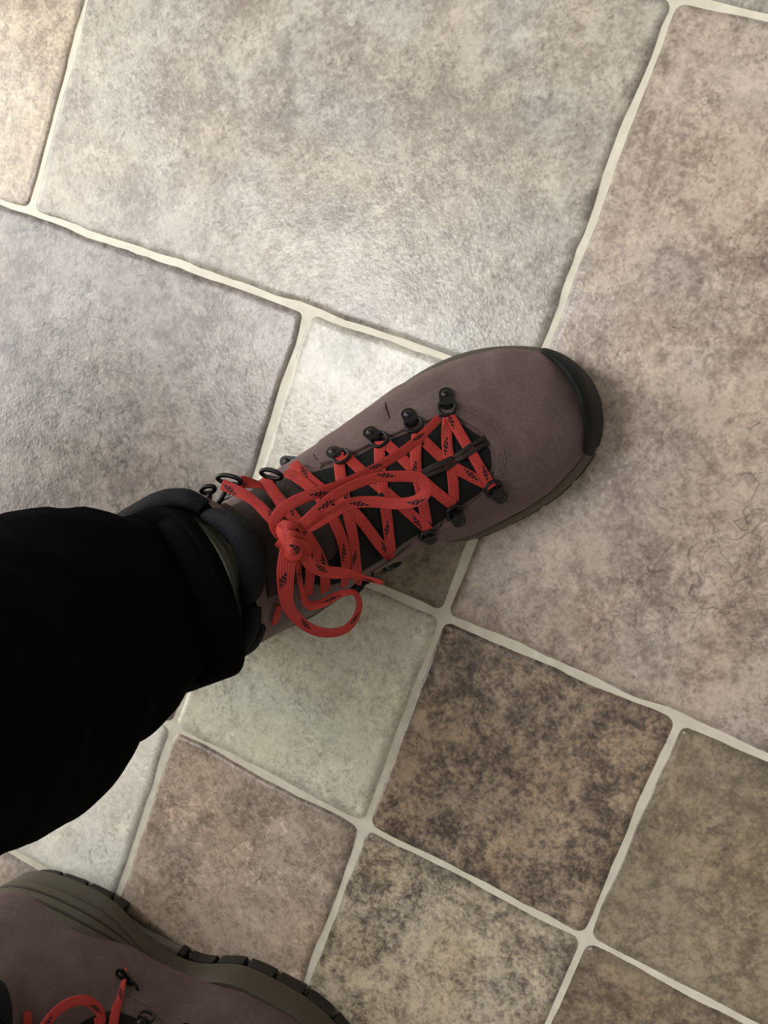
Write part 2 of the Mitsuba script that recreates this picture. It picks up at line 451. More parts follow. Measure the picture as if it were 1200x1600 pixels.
def ribbon(p, n, w=0.0062, th=0.0012, u0=0.0):
    """A flat woven lace along p with face normals n; returns the mesh and its uv (metres along, 0..1 across)."""
    p, n = np.asarray(p, float), np.asarray(n, float)
    t = np.gradient(p, axis=0)
    t /= np.maximum(np.linalg.norm(t, axis=1, keepdims=True), 1e-12)
    n = n - (n * t).sum(1, keepdims=True) * t
    n /= np.maximum(np.linalg.norm(n, axis=1, keepdims=True), 1e-12)
    b = np.cross(t, n)
    q = np.linspace(-1, 1, 9)
    prof = [(x, 0.5 * (1 - 0.75 * abs(x) ** 4)) for x in q] + [(x, -0.5 * (1 - 0.75 * abs(x) ** 4)) for x in q[::-1]]
    w = np.broadcast_to(w, len(p))
    rings = np.stack([p + b * (a * w / 2)[:, None] + n * (c * th) for a, c in prof], 1)
    s = u0 + np.r_[0, np.cumsum(np.linalg.norm(np.diff(p, axis=0), axis=1))]
    m = loft(rings, cap=(True, True))
    uv = np.stack([np.repeat(s, len(prof)), np.tile([0.5 + 0.5 * a for a, c in prof], len(p))], 1)
    uv = np.vstack([uv, [[s[0], .5], [s[-1], .5]]])
    return m, uv


def patch(poly, thick, base=0.0, cell=0.0028, edge=0.0025, taper=None):
    """A slab of leather on the upper: poly holds (u, v) pairs; thick its height; edge the rounding at the border; taper(points) scales the height."""
    g = np.array([ku_scale, v_scale])
    P = Polygon(np.asarray(poly) * g).buffer(0)
    if P.geom_type != 'Polygon':
        P = max(P.geoms, key=lambda a: a.area)
    P = P.segmentize(cell * 0.6)
    ext = np.array(P.exterior.coords)[:-1]
    x0, y0, x1, y1 = P.bounds
    gx, gy = np.meshgrid(np.arange(x0, x1, cell), np.arange(y0, y1, cell))
    pts = np.c_[gx.ravel() + (np.arange(gx.shape[0]) % 2 * cell / 2).repeat(gx.shape[1]), gy.ravel()]
    import shapely
    dist = shapely.distance(P.exterior, shapely.points(pts))
    pts = pts[shapely.contains_xy(P, pts[:, 0], pts[:, 1]) & (dist > cell * 0.45)]
    inner = np.array(P.buffer(-edge * 0.35).exterior.segmentize(cell * .6).coords)[:-1] if P.buffer(-edge * 0.35).geom_type == 'Polygon' and not P.buffer(-edge * .35).is_empty else np.zeros((0, 2))
    pts = np.vstack([ext, inner, pts])
    from scipy.spatial import Delaunay
    tri = Delaunay(pts).simplices
    cen = pts[tri].mean(1)
    tri = tri[shapely.contains_xy(P, cen[:, 0], cen[:, 1])]
    a = pts[tri]
    ar = np.cross(a[:, 1] - a[:, 0], a[:, 2] - a[:, 0])
    tri = tri[np.abs(ar) > 1e-12]
    tri = np.where((ar[np.abs(ar) > 1e-12] < 0)[:, None], tri[:, ::-1], tri)
    d = shapely.distance(P.exterior, shapely.points(pts))
    prof = np.sqrt(np.clip(1 - (1 - np.clip(d / edge, 0, 1)) ** 2, 0, 1))
    h = base + thick * (0.35 + 0.65 * prof)
    uvp = pts / g
    if taper is not None:
        h = h * taper(uvp)
    top, _ = S(uvp[:, 0], uvp[:, 1], h)
    n = len(pts)
    m = len(ext)
    low, _ = S(uvp[:m, 0], uvp[:m, 1], np.full(m, min(base, 0) - 0.0006))
    i = np.arange(m)
    j = (i + 1) % m
    side = np.vstack([np.stack([i, n + i, n + j], 1), np.stack([i, n + j, j], 1)])
    mesh = trimesh.Trimesh(np.vstack([top, low]), np.vstack([tri, side]), process=False)
    f = mesh.faces[: len(tri)]
    nrm = np.cross(top[f[:, 1]] - top[f[:, 0]], top[f[:, 2]] - top[f[:, 0]])
    _, want = S(uvp[f[:, 0], 0], uvp[f[:, 0], 1])
    if (nrm * want).sum() < 0:
        mesh = trimesh.Trimesh(mesh.vertices, mesh.faces[:, ::-1], process=False)
    return mesh


ku_scale = float(np.linalg.norm(np.diff(G[:, NV // 2], axis=0), axis=1).sum())
v_scale = 0.043                          # metres per radian around the instep


def px_poly(pts, smooth=0):
    q = [on_shell(*p) for p in pts]
    q = np.array([a for a in q if a is not None])
    if smooth:
        q = closed_spline(q, smooth)
    return q
# ------------------------------------------------------------------ boot materials
def suede_color(p, n, uv):
    f = fbm(p.x * 60, p.y * 60, p.z * 60, 3)
    g = noise(p.x * 1500, p.y * 1500, p.z * 1500)
    h = noise(p.x * 700, p.y * 700, p.z * 700)
    return mix(srgb(84, 69, 68), srgb(113, 95, 92), 0.25 + 0.55 * (f - .3) + 0.35 * (g - 0.5) + 0.3 * (h - .5))


def suede_bump(p, n, uv):
    return noise(p.x * 1300, p.y * 1300, p.z * 1300) + 0.6 * noise(p.x * 600, p.y * 600, p.z * 600)


def lace_color(p, n, uv):
    rib = dr.abs(dr.sin(uv.y * 7 * math.pi))
    weave = 0.5 + 0.5 * dr.sin(uv.x * 5200 + dr.floor(uv.y * 7) * 2.1)
    c = mi.Color3f(*srgb(188, 62, 57)) * (0.30 + 0.70 * smoothstep(0.0, 0.75, rib)) * (0.84 + 0.16 * weave)
    k = dr.floor(uv.x / 0.034)
    f = uv.x / 0.034 - k
    lane = dr.floor(uv.y * 7)
    first = 1 + 2 * dr.floor(cell_rand(k, 3) * 2)
    d1 = f - 0.10 - 0.05 * (lane - first) - 0.3 * cell_rand(k, 9)
    on = (lane >= first) & (lane <= first + 2) & (d1 > 0) & (d1 < 0.20) & (dr.sin(uv.x * 2400 + lane * 1.7) > -0.75)
    return dr.select(on, mi.Color3f(*srgb(52, 22, 22)), c)


def mesh_color(p, n, uv):
    f = 0.5 + 0.25 * (dr.sin(p.x * 4200) + dr.sin(p.y * 4200 + p.z * 2500))
    return mix(srgb(5, 6, 8), srgb(18, 21, 26), f)


def mesh_bump(p, n, uv):
    return dr.sin(p.x * 4200) * dr.sin(p.y * 4200 + p.z * 2500)


scene['suede'] = {'type': 'twosided', 'bsdf': {'type': 'bumpmap', 'arbitrary': mikit.proc(suede_bump, eps=2e-4), 'scale': 0.00012,
                  'bsdf': {'type': 'principled', 'base_color': mikit.proc(suede_color), 'roughness': 0.9, 'specular': 0.2, 'sheen': 0.4}}}
scene['lace_weave'] = {'type': 'twosided', 'bsdf': {'type': 'principled', 'base_color': mikit.proc(lace_color), 'roughness': 0.75, 'specular': 0.25}}
scene['mesh_fabric'] = {'type': 'twosided', 'bsdf': {'type': 'bumpmap', 'arbitrary': mikit.proc(mesh_bump, eps=1e-4), 'scale': 0.00012,
                        'bsdf': {'type': 'principled', 'base_color': mikit.proc(mesh_color), 'roughness': 0.75, 'specular': 0.2}}}


def plain(key, c, rough, spec=0.5, **k):
    scene[key] = {'type': 'twosided', 'bsdf': {'type': 'principled', 'base_color': rgb(c), 'roughness': rough, 'specular': spec, **k}}


plain('gusset_fabric', srgb(14, 14, 15), 0.85, 0.3)
plain('tongue_leather', srgb(46, 36, 33), 0.7, 0.3)
plain('black_metal', srgb(8, 8, 9), 0.36, 0.35)
plain('rubber_black', srgb(30, 32, 32), 0.5, 0.06)
plain('midsole_foam', srgb(74, 68, 57), 0.6, 0.35)
plain('outsole_rubber', srgb(40, 36, 33), 0.6, 0.35)
plain('thread', srgb(104, 90, 84), 0.8, 0.2)
plain('keeper_webbing', srgb(36, 28, 26), 0.7, 0.3)
plain('sock_knit', srgb(226, 226, 206), 0.9, 0.2)
plain('skin', srgb(190, 150, 128), 0.6, 0.3)

BOOT = []            # (parent part, name, mesh, material, smooth, uv, label): in the boot frame, used for both boots


def part(name, mesh, mat, smooth=40, uv=None, label=None, parent=None):
    """Adds a part; returns its index so that sub-parts can name it."""
    BOOT.append((parent, name, mesh, mat, smooth, uv, label))
    return len(BOOT) - 1


# --- sole
def band(profile):
    """profile(k) -> (offset outwards, z) for each of the outline's points."""
    rings = [np.c_[SOLE + SOLE_N * o[:, None], z] for o, z in profile]
    return rings


heel_k = np.clip((0.150 - SOLE[:, 0]) / 0.065, 0, 1)
heel_k = heel_k * heel_k * (3 - 2 * heel_k)
toe_k = np.clip((SOLE[:, 0] - 0.255) / 0.05, 0, 1) ** 1.5
arch_k = np.exp(-((SOLE[:, 0] - 0.125) / 0.03) ** 2)
one = np.ones(len(SOLE))
spring = 0.006 * np.clip((SOLE[:, 0] - 0.25) / 0.06, 0, 1) ** 2
lift = spring + 0.007 * arch_k
prof = [(-0.012 * one, 0.0075 + lift), (-0.001 * one, 0.0075 + lift), (0.0012 + 0.0040 * heel_k, 0.010 + lift), (0.0008 + 0.0045 * heel_k, 0.020 + lift * .7), (-0.0006 + 0.0065 * heel_k, 0.026 + spring), (-0.0022 + 0.0040 * heel_k, 0.0285 + spring)]
steps = []
for q in range(4):                            # the stepped ridges moulded round the heel
    z0 = 0.0285 + q * 0.0090 * heel_k
    o0 = -0.0022 + (0.0075 - 0.0010 * q) * heel_k
    steps += [(o0 + 0.0012 * heel_k, z0 + 0.0006 * heel_k + spring), (o0 + 0.0010 * heel_k, z0 + 0.0072 * heel_k + spring), (o0 - 0.0026 * heel_k, z0 + 0.0080 * heel_k + spring)]
prof += steps + [(-0.007 + 0.005 * heel_k, 0.0285 + 0.0355 * heel_k + spring), (-0.03 * one, 0.0285 + 0.020 * heel_k + spring)]
part('midsole', loft(band(prof), cap=(True, True)), 'midsole_foam', 35, label='olive brown foam midsole with stepped ridges at the heel')
# heel counter: a glossy black rim where the suede meets the heel
sel = np.where(SOLE[:, 0] < 0.125)[0]
br = np.where(np.diff(sel) > 1)[0]
sel = np.r_[sel[br[0] + 1:], sel[:br[0] + 1]] if len(br) else sel
fade = np.sin(np.linspace(0, math.pi, len(sel))) ** 0.4
c3 = SOLE[sel] + SOLE_N[sel] * (-0.0065 + 0.0075 * heel_k[sel])[:, None]
part('heel_rim', tube(np.c_[c3, 0.0285 + 0.0350 * heel_k[sel]], 0.0004 + 0.0026 * fade, 10), 'rubber_gloss', True, label='glossy black rubber rim of the heel counter')
plain('rubber_gloss', srgb(24, 25, 26), 0.16, 0.6)
# outsole with lugs round its edge
lug = Polygon(SOLE + SOLE_N * 0.0016)
acc = np.r_[0, np.cumsum(np.linalg.norm(np.diff(SOLE, axis=0), axis=1))]
cuts = []
for q in range(30):
    k = int(np.argmin(np.abs(acc - acc[-1] * (q + .5) / 30)))
    a, nn_ = SOLE[k], SOLE_N[k]
    t_ = np.array([-nn_[1], nn_[0]])
    cuts.append(Polygon([a + nn_ * .004 + t_ * .0022, a + nn_ * .004 - t_ * .0022, a - nn_ * .006 - t_ * .0012, a - nn_ * .006 + t_ * .0016]))
arch_cut = sbox(0.098, -0.08, 0.150, 0.08)
treads = lug.difference(unary_union(cuts)).difference(arch_cut)
out = []
for g_ in getattr(treads, 'geoms', [treads]):
    m_ = trimesh.creation.extrude_polygon(g_.buffer(-0.0006).buffer(0.0006), 0.0085, engine='earcut')
    out.append(m_)
om = trimesh.util.concatenate(out)
vv = np.array(om.vertices)
vv[:, 2] = np.where(vv[:, 2] > 0.004, 0.0095, 0.0) + 0.006 * np.clip((vv[:, 0] - 0.25) / 0.06, 0, 1) ** 2
om = trimesh.Trimesh(vv, om.faces, process=False)
part('outsole', om, 'outsole_rubber', False, label='dark lugged rubber outsole')
# --- upper
part('upper', loft(G[:, :-1], cap=(True, False)), 'suede', 60, label='brownish grey suede upper')
# rubber toe cap: a band bent round the toe
ks = np.where((SOLE[:, 0] > 0.291) & (SOLE[:, 1] < .0345))[0]
br = np.where(np.diff(ks) > 1)[0]
ks = np.r_[ks[br[0] + 1:], ks[:br[0] + 1]]
rel = np.linspace(-1, 1, len(ks))
full = np.clip((1 - np.abs(rel)) / 0.75, 0, 1) ** 0.6
capr = []
for o, z in ((0.0014, .012), (0.0012, .024), (.0004, .036), (-.0012, .046), (-.0036, .0525), (-.0056, .0550), (-.0074, .0545), (-.0086, .050)):
    zz = 0.012 + 0.006 + (z - 0.012) * (0.42 + 0.58 * full)
    oo = o * (0.35 + 0.65 * full) + 0.0006
    capr.append(np.c_[SOLE[ks] + SOLE_N[ks] * oo[:, None], zz])
part('toe_cap', loft(np.array(capr).transpose(0, 1, 2), closed=False), 'rubber_black', 50, label='black rubber toe cap')

# throat: gusset fabric, set between raised suede facings
THROAT = [(703, 652), (728, 668), (752, 684), (766, 704), (768, 728), (752, 768), (712, 796), (662, 830), (604, 868), (556, 900), (510, 915), (470, 900), (432, 840), (425, 790), (440, 752), (478, 742), (530, 728), (590, 696), (650, 672)]
tq = px_poly(THROAT)
part('tongue', patch(tq, 0.0006, 0.0002, edge=0.003), 'gusset_fabric', 40, label='black fabric tongue under the laces')
FACING_UP = [(500, 728), (528, 722), (585, 694), (648, 668), (703, 648), (733, 664), (757, 682), (773, 705), (775, 730), (757, 770), (716, 800), (664, 836), (604, 878), (566, 902),
             (600, 890), (655, 858), (702, 836), (742, 806), (800, 770), (818, 728), (808, 690), (776, 656), (735, 630), (700, 600), (640, 634), (596, 655), (540, 688), (496, 714)]
fq = px_poly(FACING_UP)
TQ = LineString(np.vstack([tq, tq[:1]]) * [ku_scale, v_scale])


def facing_taper(uvp):
    import shapely
    d = shapely.distance(TQ, shapely.points(uvp * [ku_scale, v_scale]))
    return np.clip(1.15 - d / 0.012, 0.05, 1)


part('facing', patch(fq, 0.0026, 0.0, edge=0.0008, taper=facing_taper), 'suede', 40)
# side panel behind the seam
PANEL = [(598, 618), (603, 636), (615, 668), (590, 686), (545, 706), (508, 724), (494, 716), (480, 700), (500, 690), (540, 660), (575, 634)]
pq = px_poly(PANEL)
part('side_panel', patch(pq, 0.0011, 0.0, edge=0.0009), 'suede', 40)
REAR = [(478, 702), (493, 717), (507, 727), (500, 733), (470, 728), (455, 722)]
rq = px_poly(REAR)
if len(rq) > 3:
    part('side_panel', patch(rq, 0.0014, 0.0, edge=0.0009), 'suede', 40)
def seam(pts, r=0.0003):
    c_ = catmull(np.array([S(*uv, 0.0004)[0] for uv in px_poly(pts)]), 0.002)
    part('seam', tube(c_, r, 6), 'seam_thread', True, label='dark seam')


def stitch(pts, h=0.0009, r=0.00028):
    q = np.array([S(*uv, h)[0] for uv in px_poly(pts)])
    c = catmull(q, 0.0006)
    return trimesh.util.concatenate([tube(c[k:k + 4], r, 5) for k in range(0, len(c) - 4, 5)])


plain('seam_thread', srgb(52, 42, 40), 0.9, 0.1)
seam([(602, 630), (604, 638), (606, 645), (612, 660), (617, 672)])
seam([(481, 702), (490, 711), (503, 726)])
seam([(694, 808), (688, 822), (697, 836)])
part('stitching', trimesh.util.concatenate([stitch([(718, 640), (750, 655), (776, 680), (786, 706), (784, 735), (774, 752)], .0022), stitch([(724, 634), (757, 650), (783, 676), (793, 706), (790, 735), (782, 752)], .0014)]), 'thread', True)
# tongue leather strip and lace keepers
STRIP = [(345, 790), (395, 770), (430, 755), (470, 745), (500, 760), (520, 800), (545, 812), (540, 850), (500, 885), (465, 905), (440, 925), (418, 935), (412, 900), (414, 870), (405, 838), (380, 812)]
part('tongue_panel', patch(px_poly(STRIP), 0.0022, 0.0006, edge=0.002), 'tongue_leather', 40, label='dark brown leather panel of the tongue')


part('collar_panel', patch(np.array([(.985, .72), (.95, .76), (.93, .84), (.93, .93), (.95, 1.0), (.985, 1.02)]) * [1, math.pi], 0.0022, 0.0004, edge=0.004), 'mesh_fabric', 40, label='black mesh panel at the side of the collar')


def strap(pts, h, w, mat, name='lace_keeper', th=0.0011, label=None):
    q = [spot(x, y, hh) for (x, y), hh in zip(pts, h)]
    p_ = catmull([a for a, b in q], 0.0012)
    n_ = catmull([b for a, b in q], 0.0012)
    n_ = np.array([np.interp(np.linspace(0, 1, len(p_)), np.linspace(0, 1, len(n_)), n_[:, k]) for k in range(3)]).T
    m_, uv_ = ribbon(p_, n_, w, th)
    return part(name, m_, mat, 40, label=label)


strap([(758, 684), (736, 696), (716, 710), (708, 714)], (.001, .0042, .0040, .001), 0.0026, 'keeper_webbing', label='dark brown webbing loop holding the laces on the tongue')
strap([(762, 692), (740, 704), (720, 716), (708, 720)], (.001, .0042, .0040, .001), 0.0026, 'keeper_webbing')
strap([(712, 714), (695, 722), (672, 732), (655, 742)], (.001, .0040, .0040, .001), 0.0034, 'keeper_webbing')
strap([(714, 722), (698, 731), (676, 740), (658, 748)], (.001, .0040, .0040, .001), 0.0022, 'keeper_webbing')
strap([(612, 764), (590, 778), (565, 788), (532, 796)], (.001, .0030, .0035, .001), 0.0034, 'keeper_webbing')


# --- lace hooks
def hook(px, py, tx, ty, kind=0, h=0.0026):
    """Hook whose rivet is seen at (px, py) and whose ring points to (tx, ty)."""
    a, n0 = spot(px, py, h * 0.6)
    b, n1 = spot(tx, ty, h * 0.6)
    e = b - a
    e -= (e @ n0) * n0
    ln = np.linalg.norm(e)
    e /= ln
    s = np.cross(n0, e)
    Fm = np.eye(4)
    Fm[:3, 0], Fm[:3, 1], Fm[:3, 2], Fm[:3, 3] = e, s, n0, a
    w = 0.0078
    pl = LineString([(-0.001, 0), (ln * 0.45, 0)]).buffer(w / 2, quad_segs=6)
    plate = trimesh.creation.extrude_polygon(pl, 0.0014, engine='earcut')
    plate2 = trimesh.creation.extrude_polygon(pl.buffer(-0.0009), 0.0010, engine='earcut')
    plate2.apply_translation([0, 0, 0.0012])
    plate = trimesh.util.concatenate([plate, plate2])
    hinge = trimesh.creation.cylinder(0.0012, w * 1.15, sections=10)
    hinge.apply_transform(trimesh.transformations.rotation_matrix(math.pi / 2, [1, 0, 0]))
    hinge.apply_translation([ln * 0.52, 0, 0.0018])
    dome = trimesh.creation.revolve(np.array([(0.0, 0.0034), (0.0012, 0.0032), (0.0023, 0.0026), (0.0028, 0.0018), (0.0028, 0.0)])[::-1], sections=16)
    x0, x1 = ln * 0.52, ln * 0.52 + 0.0072
    loop = np.array([(x0, -w * .52, .0018), (x0 + .002, -w * .60, .0020), (x1 - .002, -w * .56, .0016), (x1, -w * .36, .0012), (x1 + .0004, 0, .0011), (x1, w * .36, .0012), (x1 - .002, w * .56, .0016), (x0 + .002, w * .60, .0020), (x0, w * .52, .0018)])
    ring = tube(catmull(loop, 0.0008), 0.00095, 7)
    for m_ in (plate, hinge, dome, ring):
        m_.apply_transform(Fm)
    k = part('lace_hook', trimesh.util.concatenate([plate, hinge]), 'black_metal', 30)
    part('rivet', dome, 'black_metal', 40, parent=k)
    part('ring', ring, 'black_metal', True, parent=k)


HOOKS = [(697, 618, 700, 650), (639, 650, 650, 672), (580, 678, 597, 694), (522, 708, 538, 720), (450, 722, 466, 728), (781, 775, 764, 756), (716, 812, 704, 792), (672, 842, 664, 824), (607, 884, 604, 868), (556, 918, 552, 900)]
for hk in HOOKS:
    hook(*hk)


def eye_hook(p0, p1, z0, z1, w):
    """An upright open hook at the ankle: an oval loop of flat wire."""
    a, b = to_boot(at(*p0, z0)), to_boot(at(*p1, z1))
    e = b - a
    c_ = (a + b) / 2
    up = np.array([0.25, 0.75, 0.62])
    up -= (up @ e) / (e @ e) * e
    up /= np.linalg.norm(up)
    q = np.linspace(0, 2 * math.pi, 33)
    p_ = c_ + np.cos(q)[:, None] * e / 2 + np.sin(q)[:, None] * up * w
    k = part('lace_hook', tube(p_, 0.0013, 8, False), 'black_metal', True, label='black metal speed hook at the ankle')
    nb = G.reshape(-1, 3)[np.argmin(np.linalg.norm(G.reshape(-1, 3) - (c_ - up * w), axis=1))]
    st = np.array([c_ - up * w * .9, (c_ - up * w + nb) / 2, nb - up * .001])
    part('stem', tube(st, 0.0015, 8), 'black_metal', True, parent=k)


eye_hook((340, 747), (376, 752), .137, .137, .0030)
eye_hook((408, 738), (440, 744), .126, .126, .0030)
eye_hook((315, 768), (335, 762), .137, .137, .0022)

# --- laces
LACE = []


def lace(pts, w=0.0062, name='lace', parent=None, twist=None, label=None, u0=None):
    """pts: (px, py, h) over the upper, or (px, py, z, 'z') at an absolute height; twist: degrees per point."""
    P_, N_ = [], []
    for q in pts:
        if len(q) == 4:
            P_.append(to_boot(at(q[0], q[1], q[2])))
            c_ = to_boot(CAM) - P_[-1]
            N_.append(c_ / np.linalg.norm(c_))
        else:
            a, b = spot(*q)
            P_.append(a)
            N_.append(b)
    P_, N_ = np.array(P_), np.array(N_)
    tw = np.zeros(len(P_)) if twist is None else np.radians(twist)
    c_ = catmull(np.c_[P_, N_, tw], 0.0014)
    p_, n_, w_ = c_[:, :3], c_[:, 3:6], c_[:, 6]
    t_ = np.gradient(p_, axis=0)
    t_ /= np.linalg.norm(t_, axis=1, keepdims=True)
    n_ = n_ - (n_ * t_).sum(1, keepdims=True) * t_
    n_ /= np.linalg.norm(n_, axis=1, keepdims=True)
    n_ = n_ * np.cos(w_)[:, None] + np.cross(t_, n_) * np.sin(w_)[:, None]
    if not np.isscalar(w):
        w = np.interp(np.linspace(0, 1, len(p_)), np.linspace(0, 1, len(w)), w)
    m_, uv_ = ribbon(p_, n_, w, u0=float(rng.random() * .1) if u0 is None else u0)
    return part(name, m_, 'lace_weave', True, uv=uv_, parent=parent, label=label)


L1 = lace([(703, 650, .004), (720, 680, .0036), (745, 722, .0036), (768, 762, .0042)], label='flat red lace with black flecks')
lace([(700, 654, .0028), (699, 700, .0022), (705, 730, .0018), (709, 785, .0028)])
lace([(764, 758, .0030), (735, 744, .0016), (710, 730, .0014), (672, 698, .0018), (650, 676, .0030)])
lace([(652, 678, .0036), (650, 730, .0024), (658, 772, .0022), (667, 820, .0032)])
lace([(709, 790, .0036), (668, 757, .0020), (640, 728, .0016), (604, 694, .0032)])
lace([(593, 690, .0036), (594, 730, .0024), (600, 775, .0022), (607, 830, .0024), (611, 864, .0034)])
lace([(669, 828, .0036), (626, 789, .0016), (583, 752, .0014), (540, 712, .0030)])
lace([(529, 708, .0036), (533, 750, .0026), (543, 798, .0034), (553, 850, .0034), (556, 914, .0036)])
lace([(611, 872, .0038), (585, 840, .0030), (556, 803, .0030), (507, 767, .0030), (458, 724, .0042)])
lace([(446, 738, .0050), (480, 758, .0050), (512, 795, .0050), (533, 840, .0046), (538, 915, .0040)])
lace([(413, 747, .124, 'z'), (433, 775, .0060), (470, 822, .0060), (500, 872, .0060), (508, 925, .0045)])
lace([(376, 752, .136, 'z'), (420, 764, .0050), (446, 797, .0050), (470, 828, .0060), (484, 878, .0056), (480, 930, .0045)])
lace([(347, 757, .138, 'z'), (372, 768, .139, 'z'), (398, 784, .0065), (427, 814, .0100), (440, 826, .0130)])
lace([(437, 946, .0030), (433, 960, .0040), (430, 974, .0030)], w=.005)
# bow
lace([(437, 836, .160, 'z'), (429, 818, .163, 'z'), (440, 797, .163, 'z'), (475, 777, .158, 'z'), (530, 758, .146, 'z'), (594, 727, .127, 'z'), (640, 697, .110, 'z'), (686, 653, .092, 'z')],
     w=(.006, .0062, .0058, .0052, .0050, .0052, .005, .0048), twist=(30, 10, 5, 10, 25, 15, 20, 20), name='lace_end')
lace([(455, 836, .158, 'z'), (487, 806, .158, 'z'), (530, 769, .150, 'z'), (580, 748, .140, 'z'), (630, 744, .132, 'z'), (660, 751, .127, 'z'), (667, 764, .126, 'z'), (655, 780, .126, 'z'), (620, 787, .128, 'z'), (580, 784, .133, 'z'),
      (545, 788, .140, 'z'), (510, 808, .150, 'z'), (470, 830, .157, 'z')], w=.0060, twist=(10, 20, 30, 30, 15, 5, 0, 5, 5, 0, 10, 15, 10), name='bow_loop', label='upper loop of the red bow')
lace([(450, 856, .160, 'z'), (447, 885, .160, 'z'), (446, 915, .155, 'z'), (452, 950, .146, 'z'), (475, 976, .136, 'z'), (510, 989, .126, 'z'), (540, 983, .120, 'z'), (558, 960, .117, 'z'), (561, 940, .118, 'z'), (552, 926, .122, 'z'), (532, 928, .126, 'z'),
      (505, 942, .130, 'z'), (484, 946, .135, 'z'), (472, 925, .143, 'z'), (467, 895, .150, 'z'), (466, 866, .156, 'z')], w=(.0084, .0094, .0084, .0070, .0062, .006, .006, .006, .006, .006, .006, .006, .006, .005, .005, .005),
     twist=(0, 0, 0, 10, 20, 35, 45, 55, 60, 60, 50, 40, 40, 60, 60, 40), name='bow_loop', label='lower loop of the red bow hanging over the side')
TAIL = lace([(470, 862, .157, 'z'), (485, 882, .150, 'z'), (515, 894, .138, 'z'), (548, 897, .126, 'z'), (566, 902, .118, 'z'), (582, 906, .113, 'z'), (598, 911, .109, 'z')], w=(.005, .0064, .0066, .0064, .0046, .0034, .0030), twist=(0, 10, 10, 15, 30, 30, 30), name='lace_end')
# knot: wraps of the lace
kn = part('knot', tube(catmull([to_boot(at(441, 822, .158)), to_boot(at(449, 838, .162)), to_boot(at(456, 850, .162)), to_boot(at(458, 868, .158))], .001), 0.0044, 12), 'lace_weave', True, uv=None)
BOOT[kn] = BOOT[kn][:5] + (np.zeros((len(BOOT[kn][2].vertices), 2)) + [0.3, 0.09],) + BOOT[kn][6:]
lace([(436, 832, .157, 'z'), (441, 828, .163, 'z'), (450, 826, .167, 'z'), (459, 832, .163, 'z'), (462, 842, .157, 'z')], w=.0078, name='wrap', parent=kn)
lace([(434, 842, .157, 'z'), (442, 840, .165, 'z'), (455, 838, .168, 'z'), (466, 842, .163, 'z'), (470, 850, .156, 'z')], w=.0062, name='wrap', parent=kn, twist=(0, 0, 0, 0, 0))
lace([(440, 858, .157, 'z'), (446, 853, .165, 'z'), (457, 853, .169, 'z'), (468, 856, .164, 'z'), (471, 862, .156, 'z')], w=.0086, name='wrap', parent=kn)

# --- padded tongue top and collar
def padded(pts, r, mat, name, label, flat=None):
    c_ = catmull(np.array(pts), 0.002)
    n = len(c_)
    rr = np.interp(np.linspace(0, 1, n), np.linspace(0, 1, len(r)), r)
    m_ = tube(c_, rr, 20)
    v = np.array(m_.vertices)
    v += (meshkit.fbm(v * 70, 2, 3)[:, None] - .5) * 0.0016
    m_.vertices = v
    return part(name, m_, mat, True, label=label)


TONG = [(322, 806, .148), (343, 812, .155), (367, 824, .160), (385, 845, .163), (394, 870, .163), (395, 898, .160), (390, 922, .155), (384, 940, .148)]
padded([to_boot(at(*q)) for q in TONG], (.0040, .0056, .0068, .0078, .0078, .0072, .0060, .0034), 'mesh_fabric', 'tongue_padding', 'thick navy black mesh padding at the top of the tongue')
phi_c = np.linspace(0.36 * math.pi, -0.5 * math.pi, 24)
phi_m = np.linspace(1.5 * math.pi, 0.62 * math.pi, 24)
cl = np.r_[phi_c, phi_m[1:]]
cp = S(np.full(len(cl), 1.0), cl, np.full(len(cl), -0.0040))[0] + [0, 0, 0.001]
padded(cp, (.0045, .0065, .0065, .006, .006, .006, .0065, .0065, .0045), 'mesh_fabric', 'collar', 'black padded mesh collar')
# dark leather trim below the collar
trim = S(np.full(len(cl), 0.975), cl, np.full(len(cl), 0.0016))[0]


def build_boot(name, m, label, skip=()):
    flip = np.linalg.det(m[:3, :3]) < 0
    keys = {}
    for k, (par, nm, mesh, mat, smooth, uv, lab) in enumerate(BOOT):
        if k in skip:
            continue
        v, f = to_world(np.array(mesh.vertices), m), np.array(mesh.faces)
        if flip:
            f = f[:, ::-1]
        holder = name if par is None else keys[par]
        keys[k] = put(nm, trimesh.Trimesh(v, f, process=False), mat, holder, smooth=smooth, uv=uv, label=lab)
    tag(name, label, 'boot', 'pair of suede hiking boots')


build_boot('hiking_boot', LEFT, 'suede hiking boot below the black trouser leg, red laces tied in a bow')
build_boot('hiking_boot_001', RIGHT_BOOT, 'dark suede hiking boot cut off at the lower left corner of the photo', skip=(TAIL,))
# ------------------------------------------------------------------ the sitter's legs
def trouser_cloth(p, n, uv):
    f = noise(p.x * 900, p.y * 900, p.z * 900)
    return mix(srgb(5, 6, 6), srgb(11, 11, 11), f)


scene['black_cloth'] = {'type': 'twosided', 'bsdf': {'type': 'principled', 'base_color': mikit.proc(trouser_cloth), 'roughness': 0.95, 'specular': 0.04}}


FRONT = {0: (359, 905, .174), 1: (335, 912, .182)}
BACK = {0: (-.020, -.002, .112), 1: (-.021, -.002, .128), 2: (-.021, -.004, .150), 3: (-.021, -.008, .175)}


